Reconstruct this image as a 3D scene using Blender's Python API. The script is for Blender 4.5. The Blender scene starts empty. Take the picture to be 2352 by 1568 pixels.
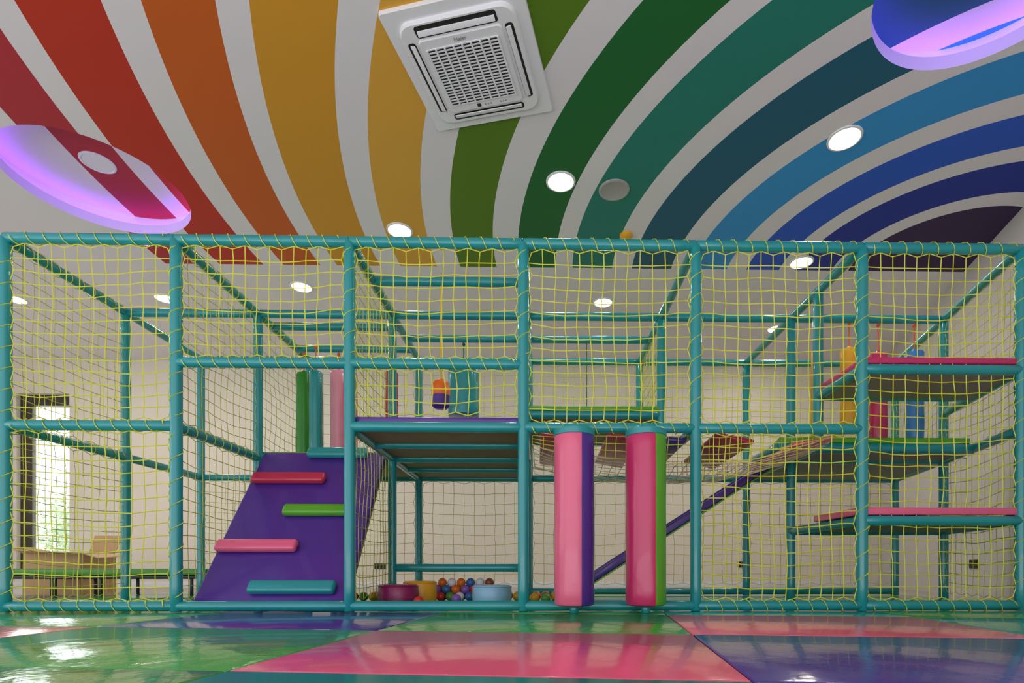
import bpy, bmesh, math, random
from mathutils import Vector, Matrix, noise
random.seed(7)
scene = bpy.context.scene
COL = scene.collection
try:
    scene.view_settings.view_transform = 'Standard'
    scene.view_settings.exposure = 0.03
except Exception:
    pass

# ------------------------------------------------------------------ utils
def lin(h):
    h = h.lstrip('#')
    out = []
    for i in (0, 2, 4):
        c = int(h[i:i+2], 16) / 255.0
        out.append(c / 12.92 if c <= 0.04045 else ((c + 0.055) / 1.055) ** 2.4)
    return out

MATS = {}
def mat(name, hexc, rough=0.4, bump=0.0, bscale=8.0, var=0.06, vscale=3.0, emit=None, estr=0.0, metal=0.0, gain=1.0, coat=0.0, bdist=0.02):
    if name in MATS:
        return MATS[name]
    m = bpy.data.materials.new(name)
    m.use_nodes = True
    nt = m.node_tree
    b = nt.nodes['Principled BSDF']
    c = [min(1, x * gain) for x in lin(hexc)]
    tc = nt.nodes.new('ShaderNodeTexCoord')
    nz = nt.nodes.new('ShaderNodeTexNoise')
    nz.inputs['Scale'].default_value = vscale
    nz.inputs['Detail'].default_value = 3
    nt.links.new(tc.outputs['Object'], nz.inputs['Vector'])
    mx = nt.nodes.new('ShaderNodeMix')
    mx.data_type = 'RGBA'
    mx.inputs[6].default_value = [x * (1 - var) for x in c] + [1]
    mx.inputs[7].default_value = [min(1, x * (1 + var)) for x in c] + [1]
    nt.links.new(nz.outputs['Fac'], mx.inputs[0])
    nt.links.new(mx.outputs[2], b.inputs['Base Color'])
    b.inputs['Roughness'].default_value = rough
    b.inputs['Metallic'].default_value = metal
    b.inputs['Coat Weight'].default_value = coat
    if bump > 0:
        n2 = nt.nodes.new('ShaderNodeTexNoise')
        n2.inputs['Scale'].default_value = bscale
        n2.inputs['Detail'].default_value = 4
        nt.links.new(tc.outputs['Object'], n2.inputs['Vector'])
        bp = nt.nodes.new('ShaderNodeBump')
        bp.inputs['Strength'].default_value = bump
        bp.inputs['Distance'].default_value = bdist
        nt.links.new(n2.outputs['Fac'], bp.inputs['Height'])
        nt.links.new(bp.outputs['Normal'], b.inputs['Normal'])
    if emit:
        b.inputs['Emission Color'].default_value = lin(emit) + [1]
        b.inputs['Emission Strength'].default_value = estr
    MATS[name] = m
    return m

def meta(o, label=None, category=None, group=None, kind=None):
    if label: o['label'] = label
    if category: o['category'] = category
    if group: o['group'] = group
    if kind: o['kind'] = kind
    return o

def setpar(o, parent, local=False):
    if parent is not None:
        o.parent = parent
        if not local:
            L = Vector((0, 0, 0))
            p = parent
            while p is not None:
                L += p.location
                p = p.parent
            o.matrix_parent_inverse = Matrix.Translation(-L)

def empty(name, loc, label, category, group=None, rotz=0.0):
    o = bpy.data.objects.new(name, None)
    o.empty_display_size = 0.1
    o.location = loc
    o.rotation_euler = (0, 0, rotz)
    COL.objects.link(o)
    meta(o, label, category, group)
    return o

def mk(name, verts, faces, material, parent=None, smooth=False, center=True, local=False, mats=None, midx=None):
    me = bpy.data.meshes.new(name)
    verts = [Vector(v) for v in verts]
    c = Vector((0, 0, 0))
    if center and not local:
        mn = Vector((min(v[i] for v in verts) for i in range(3)))
        mxx = Vector((max(v[i] for v in verts) for i in range(3)))
        c = (mn + mxx) / 2
        c.z = mn.z
    me.from_pydata([v - c for v in verts], [], faces)
    if mats:
        for m in mats: me.materials.append(m)
        for p, i in zip(me.polygons, midx): p.material_index = i
    else:
        me.materials.append(material)
    if smooth:
        me.polygons.foreach_set('use_smooth', [True] * len(me.polygons))
    me.update()
    o = bpy.data.objects.new(name, me)
    COL.objects.link(o)
    o.location = c
    setpar(o, parent, local)
    return o

def bmdata(bm):
    bm.normal_update()
    bm.verts.ensure_lookup_table()
    bm.verts.index_update()
    vs = [v.co.copy() for v in bm.verts]
    fs = [[v.index for v in f.verts] for f in bm.faces]
    bm.free()
    return vs, fs

def smooth_angle(o, ang=40):
    me = o.data
    me.polygons.foreach_set('use_smooth', [True] * len(me.polygons))
    try:
        me.set_sharp_from_angle(angle=math.radians(ang))
    except Exception:
        pass
    return o

def rbox(sx, sy, sz, bev=0.01, seg=3):
    bm = bmesh.new()
    bmesh.ops.create_cube(bm, size=1.0)
    bmesh.ops.scale(bm, vec=(sx, sy, sz), verts=bm.verts)
    if bev > 0:
        bmesh.ops.bevel(bm, geom=list(bm.edges), offset=bev, segments=seg, profile=0.5, affect='EDGES')
    return bmdata(bm)

def box(name, loc, size, material, parent=None, bev=0.01, rot=None, local=False, seg=3):
    vs, fs = rbox(size[0], size[1], size[2], bev, seg)
    R = rot if rot is not None else Matrix.Identity(3)
    vs = [R @ v + Vector(loc) for v in vs]
    o = mk(name, vs, fs, material, parent, local=local)
    if bev > 0: smooth_angle(o)
    return o

def frame_of(d):
    d = d.normalized()
    a = Vector((0, 0, 1)) if abs(d.z) < 0.9 else Vector((0, 1, 0))
    x = d.cross(a).normalized()
    y = d.cross(x).normalized()
    return x, y

def tube_data(p1, p2, r, n=20, cap=0.006):
    p1, p2 = Vector(p1), Vector(p2)
    d = (p2 - p1)
    L = d.length
    dn = d / L
    x, y = frame_of(dn)
    k = max(1, int(L / 0.15))
    prof = [(0.0, r - cap), (cap, r)] + [(cap + (L - 2 * cap) * i / k, r) for i in range(1, k)] + [(L - cap, r), (L, r - cap)]
    vs, fs = [], []
    for (t, rr) in prof:
        for i in range(n):
            a = 2 * math.pi * i / n
            q = p1 + dn * t + (x * math.cos(a) + y * math.sin(a)) * rr
            w = noise.noise(q * 6.0) * 0.0016
            q += (x * math.cos(a) + y * math.sin(a)) * w
            vs.append(q)
    m = len(prof)
    for j in range(m - 1):
        for i in range(n):
            a, b = j * n + i, j * n + (i + 1) % n
            fs.append((a, b, b + n, a + n))
    fs.append(tuple(range(n))[::-1])
    fs.append(tuple((m - 1) * n + i for i in range(n)))
    return vs, fs

def tube(name, p1, p2, r, material, parent=None, n=20, local=False):
    vs, fs = tube_data(p1, p2, r, n)
    o = mk(name, vs, fs, material, parent, local=local)
    return smooth_angle(o, 50)

def cord(points, r, vs, fs, sides=4):
    base = len(vs)
    n = len(points)
    for k, p in enumerate(points):
        a = points[max(0, k - 1)]
        b = points[min(n - 1, k + 1)]
        d = (b - a)
        if d.length < 1e-6: d = Vector((0, 0, 1))
        x, y = frame_of(d)
        for i in range(sides):
            t = 2 * math.pi * i / sides
            vs.append(p + (x * math.cos(t) + y * math.sin(t)) * r)
    for k in range(n - 1):
        for i in range(sides):
            a = base + k * sides + i
            b = base + k * sides + (i + 1) % sides
            fs.append((a, b, b + sides, a + sides))

def lathe(prof, n=32, c=(0, 0, 0)):
    vs, fs = [], []
    for (r, z) in prof:
        for i in range(n):
            a = 2 * math.pi * i / n
            vs.append(Vector((c[0] + r * math.cos(a), c[1] + r * math.sin(a), c[2] + z)))
    for j in range(len(prof) - 1):
        for i in range(n):
            a, b = j * n + i, j * n + (i + 1) % n
            fs.append((a, b, b + n, a + n))
    fs.append(tuple(range(n))[::-1])
    fs.append(tuple((len(prof) - 1) * n + i for i in range(n)))
    return vs, fs

def rprism(w, h, rad, z0, z1, c=(0, 0), n=6, edge=0.004):
    def ring(inset, z):
        r = max(rad - inset, 0.001)
        out = []
        for (sx, sy, a0) in ((1, 1, 0), (-1, 1, 90), (-1, -1, 180), (1, -1, 270)):
            cx, cy = sx * (w / 2 - rad), sy * (h / 2 - rad)
            for i in range(n + 1):
                a = math.radians(a0 + 90 * i / n)
                out.append(Vector((c[0] + cx + r * math.cos(a), c[1] + cy + r * math.sin(a), z)))
        return out
    rings = [ring(0, z1), ring(0, z0 + (edge if z1 > z0 else 0)), ring(edge, z0)]
    vs, fs = [], []
    for rg in rings: vs += rg
    m = len(rings[0])
    for j in range(2):
        for i in range(m):
            a, b = j * m + i, j * m + (i + 1) % m
            fs.append((a, a + m, b + m, b))
    fs.append(tuple(range(m)))
    fs.append(tuple(2 * m + i for i in range(m))[::-1])
    return vs, fs

# ------------------------------------------------------------------ materials
TEAL = mat('teal_vinyl', '#1c9298', 0.28, 0.12, 14, 0.08, 5, coat=0.3)
NETM = mat('net_cord_yellow', '#dadd48', 0.6, 0, 8, 0.12, 6)
NETB = mat('net_cord_olive', '#c4c850', 0.6, 0, 8, 0.12, 6)
PURPLE = mat('purple_vinyl', '#4b2a8c', 0.3, 0.15, 9, 0.06, coat=0.2)
PINK = mat('pink_vinyl', '#e4648a', 0.3, 0.12, 9, 0.05, coat=0.2)
MAGENTA = mat('magenta_vinyl', '#c42c66', 0.3, 0.12, 9, 0.05, coat=0.2)
CRIMSON = mat('crimson_vinyl', '#bc2a4e', 0.3, 0.12, 9, 0.05, coat=0.2)
GREEN = mat('green_vinyl', '#56a824', 0.3, 0.12, 9, 0.05, coat=0.2)
DGREEN = mat('dark_green_vinyl', '#2f8a2a', 0.3, 0.12, 9, 0.05)
YELLOW = mat('yellow_vinyl', '#e8a82c', 0.35, 0.1, 9, 0.05)
ORANGE = mat('orange_vinyl', '#e8701c', 0.35, 0.1, 9, 0.05)
BLUE = mat('blue_vinyl', '#3b7fc4', 0.35, 0.1, 9, 0.05)
LBLUE = mat('pale_blue_vinyl', '#88b8d8', 0.35, 0.1, 9, 0.05)
MAROON = mat('maroon_vinyl', '#8a1d58', 0.35, 0.1, 9, 0.05)
LPINK = mat('pale_pink_vinyl', '#eda0b4', 0.35, 0.1, 9, 0.05)
MATP = mat('mat_pink', '#f0628a', 0.16, 0.3, 3.2, 0.04, 1.5, coat=0.25, bdist=.03)
MATG = mat('mat_green', '#3ea642', 0.16, 0.65, 4.2, 0.05, 1.5, coat=0.25, bdist=.03)
MATV = mat('mat_purple', '#4c3a9e', 0.16, 0.4, 3.4, 0.05, 1.5, coat=0.25, bdist=.03)
MATT = mat('mat_teal', '#1f9c90', 0.16, 0.3, 3.0, 0.05, 1.5, coat=0.25, bdist=.03)
DECK = mat('deck_plywood', '#94785a', 0.7, 0.1, 20, 0.15, 6)
DECKG = mat('deck_grey_board', '#958c86', 0.7, 0.1, 20, 0.08, 6)
WALL = mat('wall_paint', '#e0d8cc', 0.85, 0.08, 30, 0.02, 1)
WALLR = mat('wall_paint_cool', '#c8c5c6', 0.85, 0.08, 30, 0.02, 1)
WHITE = mat('white_plastic', '#e4e4ea', 0.45, 0, 8, 0.01)
DARK = mat('dark_void', '#15130f', 0.6, 0, 8, 0.02)
GREYG = mat('speaker_grey', '#a8a6a4', 0.6, 0.3, 200, 0.08, 120)
LAV = mat('lavender_cove', '#d8c8f4', 0.6, 0, 8, 0.02, emit='#9c6cff', estr=0.22)  # emission puts the strip's violet glow into the lip colour
LED = mat('led_strip', '#c060ff', 0.5, emit='#b464ff', estr=9.5)
LAMP = mat('lamp_lens', '#ffffff', 0.5, emit='#fff4dc', estr=14.0)
CARD = mat('cardboard', '#bc9874', 0.8, 0.1, 30, 0.08, 5)
CARD2 = mat('cardboard_inner', '#d0b090', 0.8, 0.1, 30, 0.08, 5)
BLACKM = mat('black_fabric', '#1c2024', 0.7, 0.2, 60, 0.1, 10)
BLACKP = mat('black_plastic', '#181818', 0.4)
FRAMEM = mat('window_frame_dark', '#3c3430', 0.5)
FLOORM = mat('floor_vinyl', '#b0aaa2', 0.5, 0.05, 20, 0.05, 2)
ROPEO = mat('rope_orange', '#e8602c', 0.6)
ROPEY = mat('rope_yellow', '#d8b424', 0.6)
ROPEG = mat('rope_green', '#1d6a3c', 0.6)
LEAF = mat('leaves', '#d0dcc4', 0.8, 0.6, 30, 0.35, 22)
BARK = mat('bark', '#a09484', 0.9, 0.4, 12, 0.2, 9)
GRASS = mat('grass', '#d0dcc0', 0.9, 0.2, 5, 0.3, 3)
STEEL = mat('dark_steel', '#3a4044', 0.4, metal=0.5)
BENCHG = mat('trampoline_pad_green', '#3f8a24', 0.35, 0.1, 9, 0.05)

# world: overcast sky, brighter on the window side of the building
w = bpy.data.worlds.new('sky')
scene.world = w
w.use_nodes = True
wt = w.node_tree
bg = wt.nodes['Background']
bg.inputs[0].default_value = (0.92, 0.96, 1.0, 1)
wtc = wt.nodes.new('ShaderNodeTexCoord')
wsp = wt.nodes.new('ShaderNodeSeparateXYZ')
wmr = wt.nodes.new('ShaderNodeMapRange')
wmr.inputs['From Min'].default_value = 0.0
wmr.inputs['From Max'].default_value = 0.5
wmr.inputs['To Min'].default_value = 1.6
wmr.inputs['To Max'].default_value = 4.5
wt.links.new(wtc.outputs['Generated'], wsp.inputs[0])
wt.links.new(wsp.outputs[1], wmr.inputs['Value'])
wt.links.new(wmr.outputs[0], bg.inputs[1])

def arealight(name, loc, target, sx, sy, p, col):
    l = bpy.data.lights.new(name, 'AREA'); l.shape = 'RECTANGLE'; l.size = sx; l.size_y = sy; l.energy = p; l.color = col
    o = bpy.data.objects.new(name, l); o.location = loc
    o.rotation_euler = (Vector(target) - Vector(loc)).to_track_quat('-Z', 'Y').to_euler()
    COL.objects.link(o)
arealight('side_fill_light', (-10.2, -1.0, 1.9), (0, 1.0, 2.4), 8, 2.8, 115, (1, .98, .98))  # added out-of-view fill imitating side daylight; the left wall has no opening
arealight('ceiling_fill_light', (-2.0, -5.2, .3), (-2.0, -4.2, 4), 12, 2.2, 215, (1, .97, 1.0))  # added fill behind the camera, aimed up to brighten the ceiling
arealight('ceiling_fill_light', (-5.5, 4.2, .3), (-5.5, 4.0, 4), 8, 2.0, 10, (1, .96, .92))  # second added fill, weak, aimed up at the rear ceiling

# ------------------------------------------------------------------ camera
CAMZ, D, TH = 0.31, 3.77, math.radians(1.1)
cam = bpy.data.cameras.new('camera')
cam.sensor_width = 36
cam.lens = 1250 / 2352 * 36
cam.shift_x = (1176 - 1264) / 2352
cam.shift_y = (1305 - 784) / 2352
cam.clip_start = 0.05
co = bpy.data.objects.new('camera', cam)
co.location = (0, -D, CAMZ)
co.rotation_euler = (math.pi / 2, 0, -TH)
COL.objects.link(co)
scene.camera = co

# ------------------------------------------------------------------ room shell
CZ = 3.88
YB, YF, XL = 5.7, -6.5, -10.5
def wallx(y): return 4.35 + 0.28 * y

def rainbow():
    m = bpy.data.materials.new('rainbow_ceiling_paint')
    m.use_nodes = True
    nt = m.node_tree
    b = nt.nodes['Principled BSDF']
    b.inputs['Roughness'].default_value = 0.7
    g = nt.nodes.new('ShaderNodeNewGeometry')
    sep = nt.nodes.new('ShaderNodeSeparateXYZ')
    nt.links.new(g.outputs['Position'], sep.inputs[0])
    cmb = nt.nodes.new('ShaderNodeCombineXYZ')
    nt.links.new(sep.outputs[0], cmb.inputs[0])
    nt.links.new(sep.outputs[1], cmb.inputs[1])
    sub = nt.nodes.new('ShaderNodeVectorMath'); sub.operation = 'SUBTRACT'
    sub.inputs[1].default_value = (4.6, 2.44, 0)
    nt.links.new(cmb.outputs[0], sub.inputs[0])
    ln = nt.nodes.new('ShaderNodeVectorMath'); ln.operation = 'LENGTH'
    nt.links.new(sub.outputs[0], ln.inputs[0])
    dv = nt.nodes.new('ShaderNodeMath'); dv.operation = 'DIVIDE'
    dv.inputs[1].default_value = 10.0
    nt.links.new(ln.outputs['Value'], dv.inputs[0])
    cr = nt.nodes.new('ShaderNodeValToRGB')
    cr.color_ramp.interpolation = 'CONSTANT'
    W = lin('#e2dde4') + [1]
    st = [(0.0, 0.90, '#32184c'), (1.11, 1.53, '#12309a'), (1.72, 2.14, '#1c58cc'), (2.37, 2.81, '#2c94da'),
          (3.02, 3.51, '#0c5c78'), (3.73, 4.18, '#127c70'), (4.39, 4.83, '#08662a'), (5.08, 5.54, '#547a04'),
          (5.80, 6.24, '#dca438'), (6.48, 6.96, '#d29420'), (7.15, 7.59, '#c85a08'), (7.82, 8.35, '#bc280c'), (8.54, 8.98, '#b02434')]
    els = cr.color_ramp.elements
    els[0].position = 0.0; els[0].color = lin(st[0][2]) + [1]
    els[1].position = st[0][1] / 10; els[1].color = W
    for a, c_, h in st[1:]:
        e = els.new(a / 10); e.color = lin(h) + [1]
        e = els.new(c_ / 10); e.color = W
    nt.links.new(dv.outputs[0], cr.inputs[0])
    gt = nt.nodes.new('ShaderNodeMath'); gt.operation = 'GREATER_THAN'
    gt.inputs[1].default_value = 2.69
    nt.links.new(sep.outputs[1], gt.inputs[0])
    mx = nt.nodes.new('ShaderNodeMix'); mx.data_type = 'RGBA'
    nt.links.new(gt.outputs[0], mx.inputs[0])
    nt.links.new(cr.outputs[0], mx.inputs[6])
    mx.inputs[7].default_value = W
    nt.links.new(mx.outputs[2], b.inputs['Base Color'])
    return m
RAIN = rainbow()
RECESS = [(-4.13, 1.41, 0.72), (2.75, -0.60, 0.68)]

bm = bmesh.new()
def loop(pts):
    vs = [bm.verts.new(p) for p in pts]
    for i in range(len(vs)): bm.edges.new((vs[i], vs[(i + 1) % len(vs)]))
loop([(XL, YF, CZ), (wallx(YF), YF, CZ), (wallx(YB), YB, CZ), (XL, YB, CZ)])
for (cx, cy, r) in RECESS:
    loop([(cx + r * math.cos(2 * math.pi * i / 96), cy + r * math.sin(2 * math.pi * i / 96), CZ) for i in range(96)])
bmesh.ops.triangle_fill(bm, edges=list(bm.edges), use_beauty=True)
for f in bm.faces:
    f.normal_update()
    if f.normal.z > 0: f.normal_flip()
vs, fs = bmdata(bm)
o = mk('ceiling', vs, fs, RAIN, center=False); meta(o, kind='structure')
RH = 0.24
for k, (cx, cy, r) in enumerate(RECESS):
    vs = [Vector((cx + (r + .12) * math.cos(2 * math.pi * i / 96), cy + (r + .12) * math.sin(2 * math.pi * i / 96), CZ + RH)) for i in range(96)]
    o = mk('ceiling.%03d' % (k + 1), vs, [tuple(range(96))[::-1]], RAIN, center=False); meta(o, kind='structure')
    vs, fs, mi = [], [], []
    prof = [(r, 0), (r, 0.095), (r + 0.012, 0.095), (r + .012, .06), (r + .12, .06), (r + 0.12, RH)]
    for (rr, z) in prof:
        for i in range(96):
            a = 2 * math.pi * i / 96
            vs.append(Vector((cx + rr * math.cos(a), cy + rr * math.sin(a), CZ + z)))
    for j in range(5):
        for i in range(96):
            a, b_ = j * 96 + i, j * 96 + (i + 1) % 96
            fs.append((a, b_, b_ + 96, a + 96)); mi.append(0 if j < 3 else 1)
    o = mk('trim_%d' % (k + 1), vs, fs, None, center=False, mats=[LAV, WHITE], midx=mi); meta(o, kind='structure')
    smooth_angle(o)
    vs, fs = [], []
    pts = [Vector((cx + (r + 0.05) * math.cos(2 * math.pi * i / 96), cy + (r + 0.05) * math.sin(2 * math.pi * i / 96), CZ + 0.072)) for i in range(97)]
    cord(pts, 0.010, vs, fs, 6)
    o = mk('led_strip', vs, fs, LED, smooth=True)
    meta(o, 'glowing violet light strip round a circular ceiling recess', 'light', 'violet ceiling recess lights')

def plane(name, pts, material):
    o = mk(name, pts, [tuple(range(len(pts)))], material, center=False)
    meta(o, kind='structure'); return o
plane('floor', [(XL, YF, -0.02), (wallx(YF), YF, -0.02), (wallx(YB), YB, -0.02), (XL, YB, -0.02)], FLOORM)
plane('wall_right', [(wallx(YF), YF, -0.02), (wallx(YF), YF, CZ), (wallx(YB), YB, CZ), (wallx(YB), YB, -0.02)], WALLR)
plane('wall_left', [(XL, YF, -0.02), (XL, YB, -0.02), (XL, YB, CZ), (XL, YF, CZ)], WALL)
wx0, wx1, wz0, wz1 = -8.95, -8.05, 0.25, 3.30
vs = [(XL, YB, -.02), (wx0, YB, -.02), (wx1, YB, -.02), (wallx(YB), YB, -.02),
      (XL, YB, wz0), (wx0, YB, wz0), (wx1, YB, wz0), (wallx(YB), YB, wz0),
      (XL, YB, wz1), (wx0, YB, wz1), (wx1, YB, wz1), (wallx(YB), YB, wz1),
      (XL, YB, CZ), (wx0, YB, CZ), (wx1, YB, CZ), (wallx(YB), YB, CZ)]
fs = []
for r_ in range(3):
    for c_ in range(3):
        if r_ == 1 and c_ == 1: continue
        a = r_ * 4 + c_
        fs.append((a, a + 1, a + 5, a + 4))
k0 = len(vs)
vs += [(wx0, YB + .25, wz0), (wx1, YB + .25, wz0), (wx1, YB + .25, wz1), (wx0, YB + .25, wz1)]
q = [5, 6, 10, 9]
for i in range(4):
    fs.append((q[i], q[(i + 1) % 4], k0 + (i + 1) % 4, k0 + i))
o = mk('wall_back', vs, fs, WALL, center=False); meta(o, kind='structure')
wn = empty('window_1', ((wx0 + wx1) / 2, YB + .12, wz0), None, None); wn['kind'] = 'structure'
yw = YB + .12
box('frame', (wx0 + .10, yw, (wz0 + wz1) / 2), (.20, .08, wz1 - wz0), FRAMEM, wn, .006)
box('frame', (wx1 - .02, yw, (wz0 + wz1) / 2), (.04, .08, wz1 - wz0), WHITE, wn, .006)
box('frame', ((wx0 + wx1) / 2 + .07, yw, wz1 - .09), (wx1 - wx0 - .26, .08, .18), FRAMEM, wn, .006)
box('frame', ((wx0 + wx1) / 2 + .07, yw, wz0 + .04), (wx1 - wx0 - .26, .08, .08), FRAMEM, wn, .006)
box('frame', ((wx0 + wx1) / 2 + .07, yw, wz1 - .45), (wx1 - wx0 - .26, .05, .04), WHITE, wn, .004)
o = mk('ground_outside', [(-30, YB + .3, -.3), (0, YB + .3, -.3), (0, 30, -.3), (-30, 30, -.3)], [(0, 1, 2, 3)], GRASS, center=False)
meta(o, 'grassy ground outside the window', 'lawn', kind='structure')
def tree(x, y, h, s):
    e = empty('tree', (x, y, -.3), 'leafy pale green tree seen outside the window', 'tree', 'trees outside')
    tube('trunk', (x, y, -.3), (x, y, h * .6), .09, BARK, e)
    vs, fs = [], []
    rnd = random.Random(s)
    for k in range(420):
        c = Vector((x + max(-.85, min(.85, rnd.gauss(0, .45))), y + max(-.8, min(.8, rnd.gauss(0, .4))), h * .5 + rnd.gauss(0, h * .2)))
        n0 = len(vs)
        for q_ in range(5):
            cc = c + Vector((rnd.uniform(-.16, .16), rnd.uniform(-.16, .16), rnd.uniform(-.16, .16)))
            d1 = Vector((rnd.gauss(0, 1), rnd.gauss(0, 1), rnd.gauss(0, 1))).normalized() * .075
            d2 = Vector((rnd.gauss(0, 1), rnd.gauss(0, 1), rnd.gauss(0, 1))).normalized() * .05
            vs += [cc - d1, cc + d2, cc + d1, cc - d2]
            fs.append((n0, n0 + 1, n0 + 2, n0 + 3)); n0 += 4
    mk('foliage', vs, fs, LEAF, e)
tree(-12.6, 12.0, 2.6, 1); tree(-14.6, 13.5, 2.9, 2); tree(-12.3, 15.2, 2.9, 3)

box('baseboard_back', ((XL + wallx(YB)) / 2, YB - .01, .03), (wallx(YB) - XL - .1, .015, .1), WHITE, None, .002)['kind'] = 'structure'

# ------------------------------------------------------------------ floor mats
phi = math.radians(7)
U = Vector((math.cos(phi), -math.sin(phi), 0)); V = Vector((math.sin(phi), math.cos(phi), 0))
O = Vector((.69, -1.32, 0))
MW, MD = 1.49, 1.03
cols = {(-3, -1): MATP, (-2, -1): MATG, (-1, -1): MATP, (0, -1): MATV, (1, -1): MATG,
        (-3, 0): MATG, (-2, 0): MATV, (-1, 0): MATG, (0, 0): MATP, (1, 0): MATT,
        (-3, -2): MATG, (-2, -2): MATG, (-1, -2): MATT, (0, -2): MATV, (1, -2): MATP, (2, -1): MATP, (2, 0): MATV}
for j in (1, 2, 3):
    for i in range(-4, 3):
        cols[(i, j)] = MATT if j > 0 and (i + j) % 2 else MATG
cols[(-4, 0)] = MATT; cols[(-4, -1)] = MATT
cname = {MATP.name: 'pink', MATG.name: 'green', MATV.name: 'purple', MATT.name: 'teal'}
for (i, j), m in cols.items():
    c = O + U * (MW * (i + .5)) + V * (MD * (j + .5))
    if c.x > wallx(c.y) - .85: continue
    R = Matrix.Rotation(-phi, 3, 'Z')
    o = box('floor_mat', (c.x, c.y, -.003), (MW - .006, MD - .006, .03), m, None, .007, R)
    meta(o, 'shiny %s vinyl foam play mat laid on the floor' % cname[m.name], 'mat', 'floor play mats')

# ------------------------------------------------------------------ play frame
X = [-3.635, -2.486, -1.308, -.1145, 1.085, 2.256, 3.389]
Y0, Y1, Y2 = 0.0, 1.08, 2.14
def xr(i, y):
    return X[i] + (0.24 * y if i == 6 else 0)
ZT, ZM, ZU, ZB = 2.555, 1.285, 1.72, 0.052
R_ = 0.038
PS = empty('play_frame', (-.1, 0, 0), 'large indoor play frame of teal padded tubes with yellow nets', 'play structure')
def P(i, y, z): return Vector((xr(i, y), y, z))
def post(p1, p2): return tube('post', p1, p2, R_, TEAL, PS, 24)
def beam(p1, p2, r=.035): return tube('beam', p1, p2, r, TEAL, PS, 20)
for y in (Y0, Y1, Y2):
    for i in range(7):
        post(P(i, y, 0.014), P(i, y, ZT))
    for i in range(6):
        beam(P(i, y, ZT), P(i + 1, y, ZT))
for i in range(6):
    beam(P(i, Y0, ZB), P(i + 1, Y0, ZB))
    if i != 2 and i != 1: beam(P(i, Y2, ZB + .01), P(i + 1, Y2, ZB + .01))
    beam(P(i, Y2, ZM), P(i + 1, Y2, ZM))
for i in (0, 2, 3, 4):
    beam(P(i, 0, ZM), P(i + 1, 0, ZM))
for i in (1, 2):
    beam(P(i, 0, ZU), P(i + 1, 0, ZU))
beam(P(5, 0, 1.705), P(6, 0, 1.705)); beam(P(5, 0, .645), P(6, 0, .645))
for i in range(7):
    beam(P(i, 0, ZT), P(i, Y2, ZT))
for i in (0, 1, 2, 3, 4, 6):
    beam(P(i, 0, ZM), P(i, Y2, ZM))
beam(P(5, .6, ZM), P(5, Y2, ZM))
for i in (1, 2, 5): beam(P(i, Y1, ZM), P(i + 1, Y1, ZM))
beam((X[2], .51, ZT), (X[3], .51, ZT)); beam((X[2], 1.57, ZT), (X[3], 1.57, ZT)); beam((X[3], 1.57, ZT), (X[4], 1.57, ZT))
beam((X[1], 1.33, ZT), (X[2], 1.33, ZT)); beam((X[1], 1.84, ZT), (X[2], 1.84, ZT))
for yy in (.53, 1.58): beam((X[2], yy, ZM - .005), (X[3], yy, ZM - .005), .03)
beam(P(2, Y1, .315), P(3, Y1, .315))
post(P(5, .6, ZM), P(5, .6, ZT))
beam(P(5, 0, 1.705), P(5, .6, 1.705)); beam(P(6, 0, 1.705), P(6, 1.08, 1.705)); beam(P(5, .6, 1.705), P(6, .6, 1.705))
beam(P(5, 0, .645), P(5, Y1, .645)); beam(P(6, 0, .645), P(6, Y1, .645)); beam(P(5, Y1, .645), P(6, Y1, .645))
beam((1.93, .6, ZM), P(6, .6, ZM), .042); beam((1.93, .6, ZM), (1.93, 1.08, ZM)); beam((1.93, 1.08, ZM), (2.256, 1.08, ZM))
beam(P(3, Y1, 1.68), P(4, Y1, 1.68)); beam(P(3, Y2, 1.68), P(4, Y2, 1.68)); beam(P(3, Y1, 1.68), P(3, Y2, 1.68)); beam(P(4, Y1, 1.68), P(4, Y2, 1.68))

def slab(name, pts, z0, z1, m, parent):
    n = len(pts)
    bm = bmesh.new()
    lo = [bm.verts.new((p[0], p[1], z0)) for p in pts]
    hi = [bm.verts.new((p[0], p[1], z1)) for p in pts]
    bm.faces.new(lo[::-1]); bm.faces.new(hi)
    for i in range(n): bm.faces.new((lo[i], lo[(i + 1) % n], hi[(i + 1) % n], hi[i]))
    bmesh.ops.bevel(bm, geom=list(bm.edges), offset=min(.01, (z1 - z0) * .35), segments=3, profile=.5, affect='EDGES')
    vs, fs = bmdata(bm)
    o = mk(name, vs, fs, m, parent); smooth_angle(o); return o
def quad(i0, i1, ya, yb, ins=.0):
    return [(xr(i0, ya) + ins, ya), (xr(i1, ya) - ins, ya), (xr(i1, yb) - ins, yb), (xr(i0, yb) + ins, yb)]
slab('deck_board', quad(2, 3, .03, Y2, .03), ZM + .0, ZM + .025, DECK, PS)
slab('deck_pad', quad(2, 3, .02, Y2, .02), ZM + .027, ZM + .075, PURPLE, PS)
slab('deck_board', quad(1, 2, Y1, Y2, .03), ZM + .0, ZM + .025, DECK, PS)
slab('deck_pad', quad(1, 2, Y1 + .02, Y2, .02), ZM + .027, ZM + .06, GREEN, PS)
slab('deck_board', quad(3, 4, Y1, Y2, .02), 1.655, 1.68, DECK, PS)
slab('deck_pad', quad(3, 4, Y1 - .03, Y2, .0), 1.715, 1.75, GREEN, PS)
slab('deck_board', quad(5, 6, .02, .6, .02), 1.68, 1.70, DECKG, PS)
slab('deck_pad', quad(5, 6, -.01, .6, .0), 1.745, 1.790, MAGENTA, PS)
slab('deck_board', [(1.93, .62), (xr(6, .62), .62), (xr(6, Y2), Y2), (1.93 + .3, Y2)], ZM - .01, ZM + .02, DECKG, PS)
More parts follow.
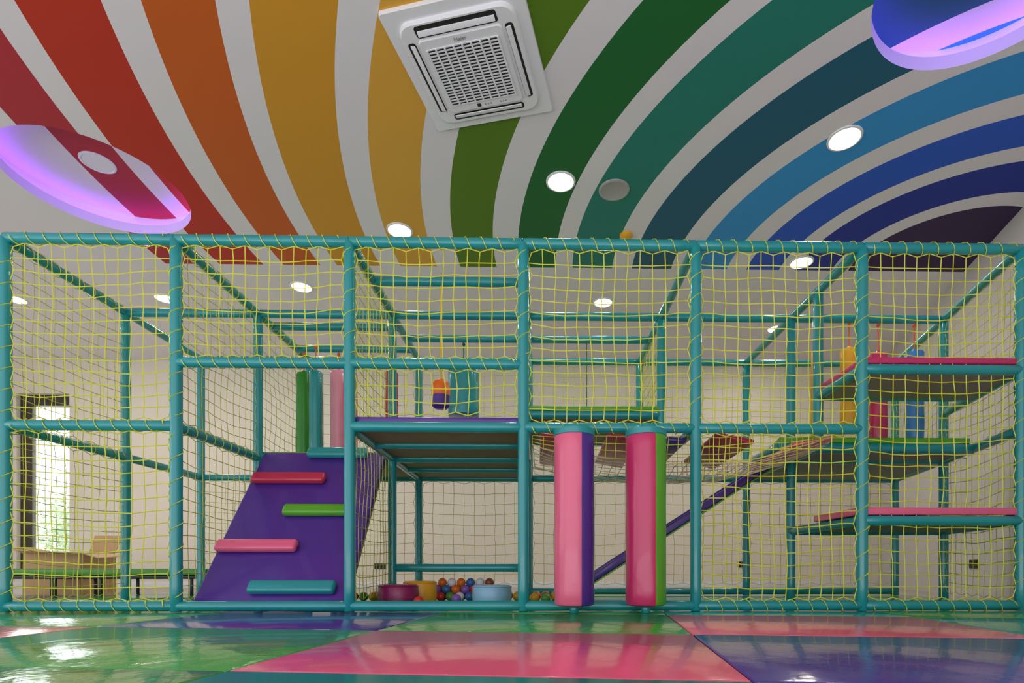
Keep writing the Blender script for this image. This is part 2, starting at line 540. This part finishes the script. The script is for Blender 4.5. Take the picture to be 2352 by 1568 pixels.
slab('deck_pad', [(1.93, .58), (xr(6, .58) - .03, .58), (xr(6, Y2) - .03, Y2), (1.93 + .3, Y2)], ZM + .04, ZM + .085, GREEN, PS)
slab('deck_board', quad(5, 6, .02, Y1, .02), .63, .65, DECKG, PS)
slab('deck_pad', quad(5, 6, -.01, .62, -.03), .685, .737, PINK, PS)

# ------------------------------------------------------------------ nets
def net_fn(name, fn, nu, nv, parent, r=.0026, m=None, seed=0):
    vs, fs = [], []
    G = [[fn(i / nu, j / nv, i, j) for j in range(nv + 1)] for i in range(nu + 1)]
    for i in range(nu + 1): cord(G[i], r, vs, fs, 4)
    for j in range(nv + 1): cord([G[i][j] for i in range(nu + 1)], r, vs, fs, 4)
    o = mk(name, vs, fs, m or NETM, parent)
    return o
NS = [0]
def helix(p1, p2, rad, pitch, vs, fs, phase=0.0, r=.0032):
    p1, p2 = Vector(p1), Vector(p2)
    d = p2 - p1; L = d.length; d.normalize()
    x, y = frame_of(d)
    turns = max(1, int(L / pitch)); n = turns * 9
    pts = []
    for k in range(n + 1):
        a = 2 * math.pi * k / 9 + phase
        t = L * k / n
        pts.append(p1 + d * t + (x * math.cos(a) + y * math.sin(a)) * rad)
    cord(pts, r, vs, fs, 3)
def net(o, u, v, cell=.086, amp=.020, lace='', r=.0036, inset=.045, m=None):
    NS[0] += 1; sd = NS[0] * 7.3
    rnd = random.Random(NS[0])
    o, u, v = Vector(o), Vector(u), Vector(v)
    oc, uc, vc = o.copy(), u.copy(), v.copy()
    un, vn = u.normalized(), v.normalized()
    o = o + un * inset + vn * inset; u = u - un * 2 * inset; v = v - vn * 2 * inset
    nrm = un.cross(vn).normalized()
    nu = max(2, round(u.length / cell)); nv = max(2, round(v.length / cell))
    def fn(s, t, i, j):
        p = o + u * s + v * t
        wgt = min(1.0, 6 * min(s, 1 - s, t, 1 - t) + .15)
        nz = noise.noise_vector(p * 2.2 + Vector((sd, 0, 0)))
        p = p + (un * nz.x + vn * nz.y) * amp * wgt * 1.3 + nrm * nz.z * amp * wgt
        p = p - Vector((0, 0, 1)) * .022 * math.sin(math.pi * s) * wgt
        p = p + un * rnd.uniform(-1, 1) * .004 * wgt + vn * rnd.uniform(-1, 1) * .004 * wgt
        if i in (0, nu): p += un * (-1 if i == 0 else 1) * (.014 if j % 2 else -.012)
        if j in (0, nv): p += vn * (-1 if j == 0 else 1) * (.014 if i % 2 else -.012)
        return p
    n_ = net_fn('net', fn, nu, nv, PS, r, m)
    if lace:
        vs, fs = [], []
        rad = .042
        a, b_, c_, d_ = oc, oc + uc, oc + uc + vc, oc + vc
        e = .06
        if 'b' in lace: helix(a + un * e, b_ - un * e, rad, .105, vs, fs)
        if 't' in lace: helix(d_ + un * e, c_ - un * e, rad, .105, vs, fs)
        if 'l' in lace: helix(a + vn * e, d_ - vn * e, rad, .14, vs, fs, 1.0)
        if 'r' in lace: helix(b_ + vn * e, c_ - vn * e, rad, .14, vs, fs, 2.0)
        me_o = mk('lacing', vs, fs, NETM, None)
        me_o.parent = n_
        me_o.matrix_parent_inverse = Matrix.Translation(-n_.location)
    return n_
def fnet(i, z0, z1, lace, y=0.0, **k):
    a, b_ = P(i, y, z0), P(i + 1, y, z0)
    return net(a, b_ - a, (0, 0, z1 - z0), lace=lace, **k)
fnet(0, ZB, ZM, 'blr'); fnet(0, ZM, ZT, 'btlr')
fnet(1, ZU, ZT, 'btr'); fnet(2, ZU, ZT, 'btr'); fnet(2, ZM + .05, ZU, '')
fnet(3, ZM, ZT, 'btr')
fnet(4, ZB, ZM, 'br'); fnet(4, ZM, ZT, 'btr')
fnet(5, ZB, ZT, 'btr')
def snet(i, ya, yb, z0, z1, lace='', r=.0028, **k):
    a, b_ = P(i, ya, z0), P(i, yb, z0)
    return net(a, b_ - a, (0, 0, z1 - z0), lace=lace, r=r, m=NETB, **k)
for i in (0, 1):
    snet(i, 0, Y1, ZB, ZM, 't'); snet(i, 0, Y1, ZM, ZT, 't')
snet(1, Y1, Y2, ZM, ZT, 't')
snet(2, 0, Y1, ZB, ZM); snet(2, 0, Y1, ZM, ZT, 't')
snet(3, 0, Y1, ZB, ZM)
snet(4, Y1, Y2, ZM, ZT)
snet(6, 0, Y1, ZB, ZM); snet(6, 0, Y1, ZM, ZT); snet(6, Y1, Y2, ZM, ZT)
for i in range(6):
    fnet(i, .10, ZM, '', Y2, r=.0024, m=NETB, cell=.11, amp=.012)
    if i != 0: fnet(i, ZM, ZT, '', Y2, r=.0024, m=NETB, cell=.11, amp=.012)

# ------------------------------------------------------------------ climbing ramp
e = empty('climbing_ramp', (-1.88, .5, 0), 'purple vinyl climbing ramp with coloured foam step bars', 'climbing ramp')
a0, a1 = Vector((0, .045, .05)), Vector((0, 1.06, 1.335))
dr = (a1 - a0); Lr = dr.length; ang = math.atan2(dr.z, dr.y)
Rr = Matrix.Rotation(ang, 3, 'X')
mid = (a0 + a1) / 2
nn = Rr @ Vector((0, 0, 1))
c = Vector((-1.89, mid.y, mid.z)) - nn * .03
box('ramp_panel', c, (1.07, Lr, .06), PURPLE, e, .02, Rr, seg=4)
def bar(xa, xb, y, m):
    z = a0.z + (y - a0.y) * dr.z / dr.y
    c = Vector(((xa + xb) / 2, y, z)) + nn * .032
    o = box('step_bar', c, (xb - xa, .105, .062), m, e, .026, Rr, seg=5)
    return o
bar(-2.055, -1.445, .13, TEAL); bar(-2.42, -1.82, .37, PINK); bar(-2.03, -1.50, .60, GREEN)
bar(-2.395, -1.79, .83, CRIMSON); bar(-2.02, -1.50, 1.03, TEAL)

# ------------------------------------------------------------------ front rollers
def roller(x, mA, mB, lab):
    e = empty('punching_roller', (x, -.185, .013), lab, 'foam roller', 'upright foam rollers')
    y = -.185; r = .132; n = 40; z0, z1 = .066, 1.19
    vs, fs, mi = [], [], []
    prof = [(.02, z0), (r - .02, z0), (r - .006, z0 + .006), (r, z0 + .02)]
    k = 14
    prof += [(r, z0 + .02 + (z1 - z0 - .04) * i / k) for i in range(1, k)]
    prof += [(r, z1 - .02), (r - .006, z1 - .006), (r - .02, z1), (.02, z1)]
    for (rr, z) in prof:
        for i in range(n):
            a = 2 * math.pi * i / n
            w_ = noise.noise(Vector((math.cos(a) * 2, math.sin(a) * 2 + x * 5, z * 5))) * .003 if rr > .1 else 0
            vs.append(Vector((x + (rr + w_) * math.cos(a), y + (rr + w_) * math.sin(a), z)))
    for j in range(len(prof) - 1):
        for i in range(n):
            a, b_ = j * n + i, j * n + (i + 1) % n
            fs.append((a, b_, b_ + n, a + n))
            th = 2 * math.pi * (i + .5) / n - math.radians(-68)
            th = (th + math.pi * 4) % (2 * math.pi)
            mi.append(1 if th < math.pi else 0)
    fs.append(tuple(range(n))[::-1]); mi.append(0)
    fs.append(tuple((len(prof) - 1) * n + i for i in range(n))); mi.append(0)
    o = mk('roller_body', vs, fs, None, e, mats=[mA, mB], midx=mi); smooth_angle(o)
    vs, fs = [], []
    for a in (math.radians(-68), math.radians(112)):
        cord([Vector((x + (r + .001) * math.cos(a), y + (r + .001) * math.sin(a), z0 + .02 + (z1 - z0 - .04) * i / 10)) for i in range(11)], .003, vs, fs, 5)
    mk('seam', vs, fs, mB, e)
    vs, fs = lathe([(.03, 1.174), (r - .004, 1.174), (r + .003, 1.178), (r + .003, 1.214), (r - .008, 1.226), (.03, 1.226)], 40, (x, y, 0))
    smooth_angle(mk('cap', vs, fs, TEAL, e))
    tube('axle', (x, y, .013), (x, y, .07), .03, TEAL, e)
    tube('bracket', (x, y, 1.248), (x, -.04, 1.268), .022, TEAL, e)
roller(.226, PINK, PURPLE, 'tall pink and purple vinyl foam roller standing at the frame')
roller(.70, MAGENTA, GREEN, 'tall magenta and green vinyl foam roller standing at the frame')

# ------------------------------------------------------------------ hanging bags
def bag(x, y, zt, zb, r, m, rope, lab, ztop=ZT - .035, m2=None, grp='hanging punch bags'):
    e = empty('hanging_bag', (x, y, zb), lab, 'punch bag', grp)
    prof = [(.015, zb), (r - .015, zb), (r - .004, zb + .005), (r, zb + .016)]
    k = 6
    prof += [(r + .002 * math.sin(i * 2.1), zb + .016 + (zt - zb - .032) * i / k) for i in range(1, k)]
    prof += [(r, zt - .016), (r - .004, zt - .005), (r - .015, zt), (.015, zt + .004)]
    vs, fs = lathe(prof, 28, (x, y, 0))
    smooth_angle(mk('bag_body', vs, fs, m, e))
    vs, fs = lathe([(.02, zt), (.03, zt + .006), (.022, zt + .018), (.012, zt + .03)], 16, (x, y, 0))
    smooth_angle(mk('bag_collar', vs, fs, m2 or m, e))
    vs, fs = [], []
    cord([Vector((x + .002 * math.sin(i * 3), y, zt + .02 + (ztop - zt - .02) * i / 8)) for i in range(9)], .006, vs, fs, 6)
    bm = bmesh.new(); bmesh.ops.create_icosphere(bm, subdivisions=2, radius=.016)
    a, b_ = bmdata(bm); n0 = len(vs)
    vs += [v + Vector((x, y, ztop - .02)) for v in a]; fs += [tuple(i + n0 for i in f) for f in b_]
    mk('rope', vs, fs, rope, e)
bag(-2.41, 1.84, 2.30, 1.42, .075, DGREEN, ROPEO, 'slim green hanging foam bag on an orange rope')
bag(-2.20, 1.62, 2.24, 1.40, .062, TEAL, ROPEO, 'slim teal hanging foam bag on an orange rope', ztop=2.50)
bag(-2.06, 1.84, 2.32, 1.42, .08, LPINK, ROPEO, 'pale pink hanging foam bag on an orange rope')
bag(-1.86, 1.60, 2.22, 1.40, .07, PINK, ROPEO, 'pink hanging foam bag on an orange rope', ztop=2.50)
bag(-1.52, 1.84, 2.32, 1.42, .065, CRIMSON, ROPEO, 'crimson hanging foam bag on an orange rope')
bag(-.745, 1.57, 2.24, 1.79, .15, TEAL, ROPEG, 'wide teal hanging foam bag inside the frame')
for (x, y, r, m, zt, zb, lab) in ((2.43, .98, .04, YELLOW, 2.22, 1.45, 'thin yellow foam bag on an orange rope'), (2.785, 1.08, .075, YELLOW, 2.28, 1.58, 'yellow hanging foam bag on an orange rope'),
                       (3.05, 1.08, .075, MAGENTA, 2.24, 1.46, 'magenta hanging foam bag on an orange rope'), (3.38, 1.08, .075, BLUE, 2.26, 1.47, 'blue hanging foam bag on an orange rope')):
    bag(x, y, zt, zb, r, m, ROPEO, lab)
x, y = -.775, .51
e = empty('hanging_ball', (x, y, 1.56), 'small orange and purple foam ball bag hanging on a yellow rope', 'punch ball')
vs, fs = lathe([(.01, 1.56), (.05, 1.563), (.068, 1.58), (.07, 1.66)], 28, (x, y, 0))
smooth_angle(mk('lower_half', vs, fs, PURPLE, e))
vs, fs = lathe([(.071, 1.66), (.074, 1.70), (.07, 1.74), (.055, 1.77), (.03, 1.787), (.008, 1.79)], 28, (x, y, 0))
smooth_angle(mk('upper_half', vs, fs, ORANGE, e))
vs, fs = [], []
cord([Vector((x, y, 1.788 + (2.52 - 1.788) * i / 6)) for i in range(7)], .007, vs, fs, 6)
mk('rope', vs, fs, ROPEY, e)
x, y = .46, 1.57
e = empty('disc_swing', (x, y, 1.80), 'crimson round disc swing on a thin green rope', 'swing')
vs, fs = lathe([(.02, 1.79), (.13, 1.795), (.15, 1.82), (.13, 1.85), (.02, 1.87)], 32, (x, y, 0))
smooth_angle(mk('seat', vs, fs, MAROON, e))
vs, fs = [], []
cord([Vector((x, y, 1.86 + (2.52 - 1.86) * i / 6)) for i in range(7)], .004, vs, fs, 6)
mk('rope', vs, fs, ROPEG, e)

# ------------------------------------------------------------------ net bridge with boards
NETP = mat('net_cord_pale', '#d8d0a8', .6)
NETPK = mat('net_cord_pink', '#e0a4b8', .6)
e = empty('net_bridge', (1.0, .55, 1.05), 'sagging rope net bridge carrying crimson foam boards', 'net bridge')
def bz(x):
    t = (x + .07) / 2.27
    return 1.19 - .13 * math.sin(math.pi * min(1, t * 1.02)) ** .8 + .10 * max(0, t - .7) / .3
def bfn(s, t, i, j):
    x = -.05 + 2.22 * s; y = .08 + .93 * t
    p = Vector((x, y, bz(x) - .05 * math.sin(math.pi * t)))
    return p + noise.noise_vector(p * 4) * .025
net_fn('bridge_net', bfn, 30, 12, e, .0026, NETP)
def wfn(yy, xa=-.05, xb=2.17):
    def f(s, t, i, j):
        x = xa + (xb - xa) * s
        z = bz(x) + (1.25 - bz(x)) * t
        p = Vector((x, yy + .02 * math.sin(x * 7), z))
        return p + noise.noise_vector(p * 5) * .015
    return f
net_fn('side_net', wfn(.075), 30, 3, e, .0026, NETM)
net_fn('side_net', wfn(.98, 1.1, 2.17), 28, 4, e, .003, NETPK)
for (x, tl, wd, z, m) in ((.10, 8, .20, 1.235, CRIMSON), (.60, 10, .24, 1.235, CRIMSON), (.98, 4, .14, 1.22, PURPLE), (1.40, 12, .28, 1.235, CRIMSON), (1.98, -10, .30, 1.215, PINK)):
    R = Matrix.Rotation(math.radians(tl), 3, 'Y') @ Matrix.Rotation(math.radians(-2), 3, 'X')
    box('bridge_board', (x, .54, z), (wd, .86, .035), m, e, .012, R)
# ------------------------------------------------------------------ slide
e = empty('slide', (1.3, 1.35, .1), 'narrow purple slide with green edging rising to a platform', 'slide')
p0, p1 = Vector((.36, 1.32, .12)), Vector((2.20, 1.32, 1.30))
dd = p1 - p0; a = math.atan2(dd.z, dd.x); R = Matrix.Rotation(-a, 3, 'Y')
nn2 = R @ Vector((0, 0, 1))
box('slide_bed', (p0 + p1) / 2, (dd.length, .26, .04), PURPLE, e, .015, R)
for s in (-1, 1):
    box('slide_edge', (p0 + p1) / 2 + nn2 * .02 + Vector((0, s * .15, 0)), (dd.length, .04, .07), PURPLE, e, .012, R)
    box('edge_trim', (p0 + p1) / 2 - nn2 * .022 + Vector((0, s * .15, 0)), (dd.length, .042, .014), GREEN, e, .004, R)

# ------------------------------------------------------------------ trampoline (behind the frame)
e = empty('trampoline', (-4.8, 2.6, 0), 'low rectangular trampoline with green padded rim and black mat', 'trampoline')
tx0, tx1, ty0, ty1 = -5.95, -3.76, 2.28, 2.95
zt, zb = .306, .235
FZ = -.02
for nm, c_, s_ in (('rim_pad', ((tx0 + tx1) / 2, ty0 + .08, 0), (tx1 - tx0, .16)), ('rim_pad', ((tx0 + tx1) / 2, ty1 - .08, 0), (tx1 - tx0, .16)),
                   ('rim_pad', (tx0 + .08, (ty0 + ty1) / 2, 0), (.16, ty1 - ty0 - .33)), ('rim_pad', (tx1 - .08, (ty0 + ty1) / 2, 0), (.16, ty1 - ty0 - .33))):
    box(nm, (c_[0], c_[1], (zt + zb) / 2), (s_[0], s_[1], zt - zb), BENCHG, e, .015)
box('jumping_mat', ((tx0 + tx1) / 2, (ty0 + ty1) / 2, .26), (tx1 - tx0 - .3, ty1 - ty0 - .3, .012), BLACKM, e, .002)
for sx in (tx0 + .6, tx0 + 1.1, tx1 - .1, tx0 + .08):
    for sy in (ty0 + .06, ty1 - .06):
        tube('leg', (sx, sy, FZ), (sx, sy, .24), .018, STEEL, e, 12)
for sy in (ty0 + .05, ty1 - .05):
    tube('frame_rail', (tx0 + .04, sy, .215), (tx1 - .04, sy, .215), .022, STEEL, e, 12)

# ------------------------------------------------------------------ stools
def stool(x, y, r, h, m, lab):
    vs, fs = lathe([(.02, .013), (r - .012, .013), (r, .025), (r + .004, .013 + h * .5), (r, h - .002), (r - .012, h + .012), (.02, h + .015)], 36, (x, y, 0))
    e = empty('foam_stool', (x, y, .013), lab, 'stool', 'round foam stools')
    smooth_angle(mk('stool_body', vs, fs, m, e))
    vs, fs = [], []
    for z in (.03, h):
        cord([Vector((x + (r + .001) * math.cos(i * math.pi / 18), y + (r + .001) * math.sin(i * math.pi / 18), z)) for i in range(37)], .004, vs, fs, 5)
    mk('piping', vs, fs, m, e)
stool(-1.13, .60, .155, .17, MAROON, 'maroon round foam stool in the ball pit')
stool(-1.03, .93, .14, .19, YELLOW, 'yellow round foam stool in the ball pit')
stool(-.385, .62, .155, .165, LBLUE, 'pale blue round foam stool in the ball pit')

# ------------------------------------------------------------------ pit balls
ballm = [('#d8342c', 'red'), ('#e0701c', 'orange'), ('#d0a024', 'yellow'), ('#5c9a3c', 'green'), ('#3a6cb0', 'blue'), ('#8a5cb8', 'purple'), ('#e8e6ec', 'white'), ('#8a4c34', 'brown')]
ballm = [(mat('ball_' + n, h, .3, 0, 8, .03), n) for h, n in ballm]
bmesh_s = bmesh.new(); bmesh.ops.create_uvsphere(bmesh_s, u_segments=20, v_segments=12, radius=.042)
bme = {}
for m, n in ballm:
    me = bpy.data.meshes.new('pit_ball'); bmesh_s.to_mesh(me); me.materials.append(m)
    me.polygons.foreach_set('use_smooth', [True] * len(me.polygons)); bme[n] = me
bmesh_s.free()
rnd = random.Random(5)
def ball(x, y, z):
    m, n = rnd.choice(ballm + ballm[:2] + ballm[7:])
    o = bpy.data.objects.new('pit_ball', bme[n]); o.location = (x, y, z)
    COL.objects.link(o)
    meta(o, 'small %s plastic ball in the ball pit' % n, 'ball', 'ball pit balls')
sp = .087
for r_ in range(3):
    for i in range(24):
        x = -1.86 + sp * i
        if x < -1.15 and rnd.random() < .55: continue
        ball(x, 1.20 + sp * r_, .055)
for r_ in range(2):
    for i in range(23):
        x = -1.86 + sp * (i + .5)
        if -1.05 < x < -.35 and rnd.random() < .95: ball(x, 1.20 + sp * (r_ + .5), .055 + .0625)
for i in range(22):
    x = -1.86 + sp * (i + 1)
    if -.98 < x < -.45 and rnd.random() < .85: ball(x, 1.20 + sp, .055 + .125)
for (x, y) in ((-.93, .42), (-1.22, .89), (-.70, .80), (.05, .85), (-.05, .9), (.16, .78)):
    ball(x, y, .055)

# ------------------------------------------------------------------ cardboard box
bx0, bx1, by0, by1 = -6.35, -5.66, 3.05, 3.6
e = empty('cardboard_box', ((bx0 + bx1) / 2, (by0 + by1) / 2, -.02), 'large open brown cardboard box with its flaps up', 'box')
hz = .50
def pnl(nm, pts, m):
    a = [Vector(p) for p in pts]
    n = (a[1] - a[0]).cross(a[3] - a[0]).normalized() * .006
    vs = [p - n for p in a] + [p + n for p in a]
    fs = [(3, 2, 1, 0), (4, 5, 6, 7)] + [(i, (i + 1) % 4, (i + 1) % 4 + 4, i + 4) for i in range(4)]
    return mk(nm, vs, fs, m, e)
z0 = -.012
pnl('side', [(bx0, by0, z0), (bx1, by0, z0), (bx1, by0, hz), (bx0, by0, hz)], CARD)
pnl('side', [(bx0, by1, z0), (bx1, by1, z0), (bx1, by1, hz), (bx0, by1, hz)], CARD)
pnl('side', [(bx0, by0, z0), (bx0, by1, z0), (bx0, by1, hz), (bx0, by0, hz)], CARD)
pnl('side', [(bx1, by0, z0), (bx1, by1, z0), (bx1, by1, hz), (bx1, by0, hz)], CARD)
pnl('flap', [(bx0 + .34, by1, hz), (bx1 - .02, by1, hz), (bx1 + .05, by1 + .08, hz + .25), (bx0 + .36, by1 + .08, hz + .25)], CARD)
pnl('flap', [(bx0, by0, hz), (bx0, by1, hz), (bx0 - .20, by1 - .1, hz + .06), (bx0 - .20, by0, hz + .06)], CARD)
pnl('flap', [(bx1, by0, hz), (bx1, by1, hz), (bx1 + .22, by1, hz - .02), (bx1 + .22, by0, hz - .06)], CARD2)
pnl('flap', [(bx0, by0, hz), (bx1, by0, hz), (bx1 + .02, by0 - .22, hz + .0), (bx0 + .12, by0 - .22, hz + .03)], CARD2)

# ------------------------------------------------------------------ sockets
def socket(x, y, z, rz=0):
    e = empty('wall_socket', (x, y, z), 'black double power socket on the wall', 'socket', 'power sockets', rotz=rz)
    vs, fs = rbox(.20, .012, .10, .004)
    mk('plate', [v + Vector((0, -.006, 0)) for v in vs], fs, BLACKP, e, local=True)
    for s in (-.05, .05):
        vs, fs = rbox(.07, .008, .07, .003)
        mk('outlet', [v + Vector((s, -.014, 0)) for v in vs], fs, DARK, e, local=True)
socket(-2.76, YB, .35); socket(3.55, YB, .38)
socket(wallx(2.44), 2.44, .36, -math.pi / 2 - math.atan(.28) + 0)

# ------------------------------------------------------------------ ceiling lights, speaker, detector
def downlight(x, y, r=.115, z=CZ, on=True):
    e = empty('downlight', (x, y, z), 'round recessed ceiling downlight, lit' if on else 'round white ceiling lamp, unlit', 'ceiling light', 'ceiling downlights')
    vs, fs = [], []
    prof = [(r + .022, 0), (r + .02, -.008), (r + .004, -.012), (r - .002, -.006)]
    n = 40
    for (rr, zz) in prof:
        for i in range(n):
            a = 2 * math.pi * i / n; vs.append(Vector((rr * math.cos(a), rr * math.sin(a), zz)))
    for j in range(3):
        for i in range(n):
            a, b_ = j * n + i, j * n + (i + 1) % n; fs.append((a, b_, b_ + n, a + n))
    smooth_angle(mk('trim_ring', vs, fs, WHITE, e, local=True))
    vs, fs = lathe([(r, -.004), (r - .004, -.007), (.01, -.009)], 40)
    mk('lens', vs, fs, LAMP if on else WHITE, e, local=True)
    if on:
        l = bpy.data.lights.new('lamp', 'AREA'); l.shape = 'DISK'; l.size = .2; l.energy = 17 if y > 2.4 else 13; l.color = (1, .91, .77)
        lo = bpy.data.objects.new('lamp', l); lo.location = (0, 0, -.02); lo.parent = e; COL.objects.link(lo)
for (x, y) in ((2.53, .70), (.193, 1.25), (-1.48, 2.01), (-3.02, 3.19), (-4.95, 3.52), (-6.96, 3.58), (.85, 3.52), (3.05, 2.52), (3.52, 4.27)):
    downlight(x, y)
downlight(-4.15, 1.42, .12, CZ + RH, False)
vs, fs = lathe([(.145, 0), (.143, -.010), (.128, -.014), (.12, -.010), (.01, -.012)], 40)
o = mk('ceiling_speaker', [v + Vector((.70, 1.35, CZ)) for v in vs], fs, GREYG); smooth_angle(o)
meta(o, 'round grey mesh ceiling speaker set into the green stripe', 'speaker')
vs, fs = lathe([(.07, 0), (.068, -.02), (.05, -.035), (.01, -.04)], 32)
o = mk('smoke_detector', [v + Vector((.924, 2.04, CZ)) for v in vs], fs, YELLOW); smooth_angle(o)
meta(o, 'small round yellowish detector on the ceiling', 'detector')

# ------------------------------------------------------------------ ceiling cassette air conditioner
AC = empty('air_conditioner', (-.47, .095, CZ), 'white square four-way ceiling air conditioner with slotted grille', 'air conditioner', rotz=math.radians(-13.2))
def acp(nm, data, m, sm=True):
    o = mk(nm, data[0], data[1], m, AC, local=True)
    if sm: smooth_angle(o, 35)
    return o
acp('panel', rprism(.955, .955, .025, -.025, 0), WHITE)
acp('face', rprism(.80, .80, .10, -.05, -.025, edge=.01), WHITE)
for k in range(4):
    R = Matrix.Rotation(k * math.pi / 2, 3, 'Z')
    hw = .08 if k == 2 else .055
    vs, fs = rprism(.56, hw, .02, -.0515, -.049, (0, .340), edge=.001)
    acp('air_outlet', ([R @ v for v in vs], fs), DARK)
    vs, fs = rbox(.53, .034, .006, .002)
    T = Matrix.Rotation(math.radians(14), 3, 'X')
    acp('vane', ([R @ (T @ v + Vector((0, .334, -.057))) for v in vs], fs), WHITE)
acp('grille_frame', rprism(.585, .585, .035, -.062, -.05, edge=.006), WHITE)
acp('grille_opening', rprism(.50, .45, .01, -.0635, -.061, (0, .0), edge=.001), DARK)
vs, fs = [], []
def addbox(cx, cy, cz, sx, sy, sz):
    n0 = len(vs)
    for dx in (-1, 1):
        for dy in (-1, 1):
            for dz in (-1, 1): vs.append(Vector((cx + dx * sx / 2, cy + dy * sy / 2, cz + dz * sz / 2)))
    for f in ((0, 1, 3, 2), (4, 6, 7, 5), (0, 4, 5, 1), (2, 3, 7, 6), (0, 2, 6, 4), (1, 5, 7, 3)):
        fs.append(tuple(i + n0 for i in f))
for i in range(9): addbox(-.25 + .0625 * i, 0, -.067, .012, .452, .008)
for j in range(20): addbox(0, -.225 + .45 * j / 19, -.0650, .502, .0085, .004)
acp('grille', (vs, fs), WHITE, False)
cu = bpy.data.curves.new('logo', 'FONT'); cu.body = 'Haier'; cu.size = .04; cu.extrude = .001; cu.align_x = 'CENTER'
to = bpy.data.objects.new('logo_tmp', cu); COL.objects.link(to)
bpy.context.view_layer.update()
me = bpy.data.meshes.new_from_object(to.evaluated_get(bpy.context.evaluated_depsgraph_get()))
bpy.data.objects.remove(to)
me.materials.append(mat('logo_grey', '#8c8c90', .5))
lo = bpy.data.objects.new('logo', me); lo.rotation_euler = (math.pi, 0, 0); lo.location = (0, -.246, -.063); COL.objects.link(lo); lo.parent = AC
acp('indicator', rprism(.028, .028, .003, -.0635, -.061, (-.05, .262), edge=.001), DARK)
for q_ in (0.0, .022, .044, .12, .14, .16): acp('indicator_icon', rprism(.012, .014, .003, -.0635, -.061, (q_, .262), edge=.001), GREYG)
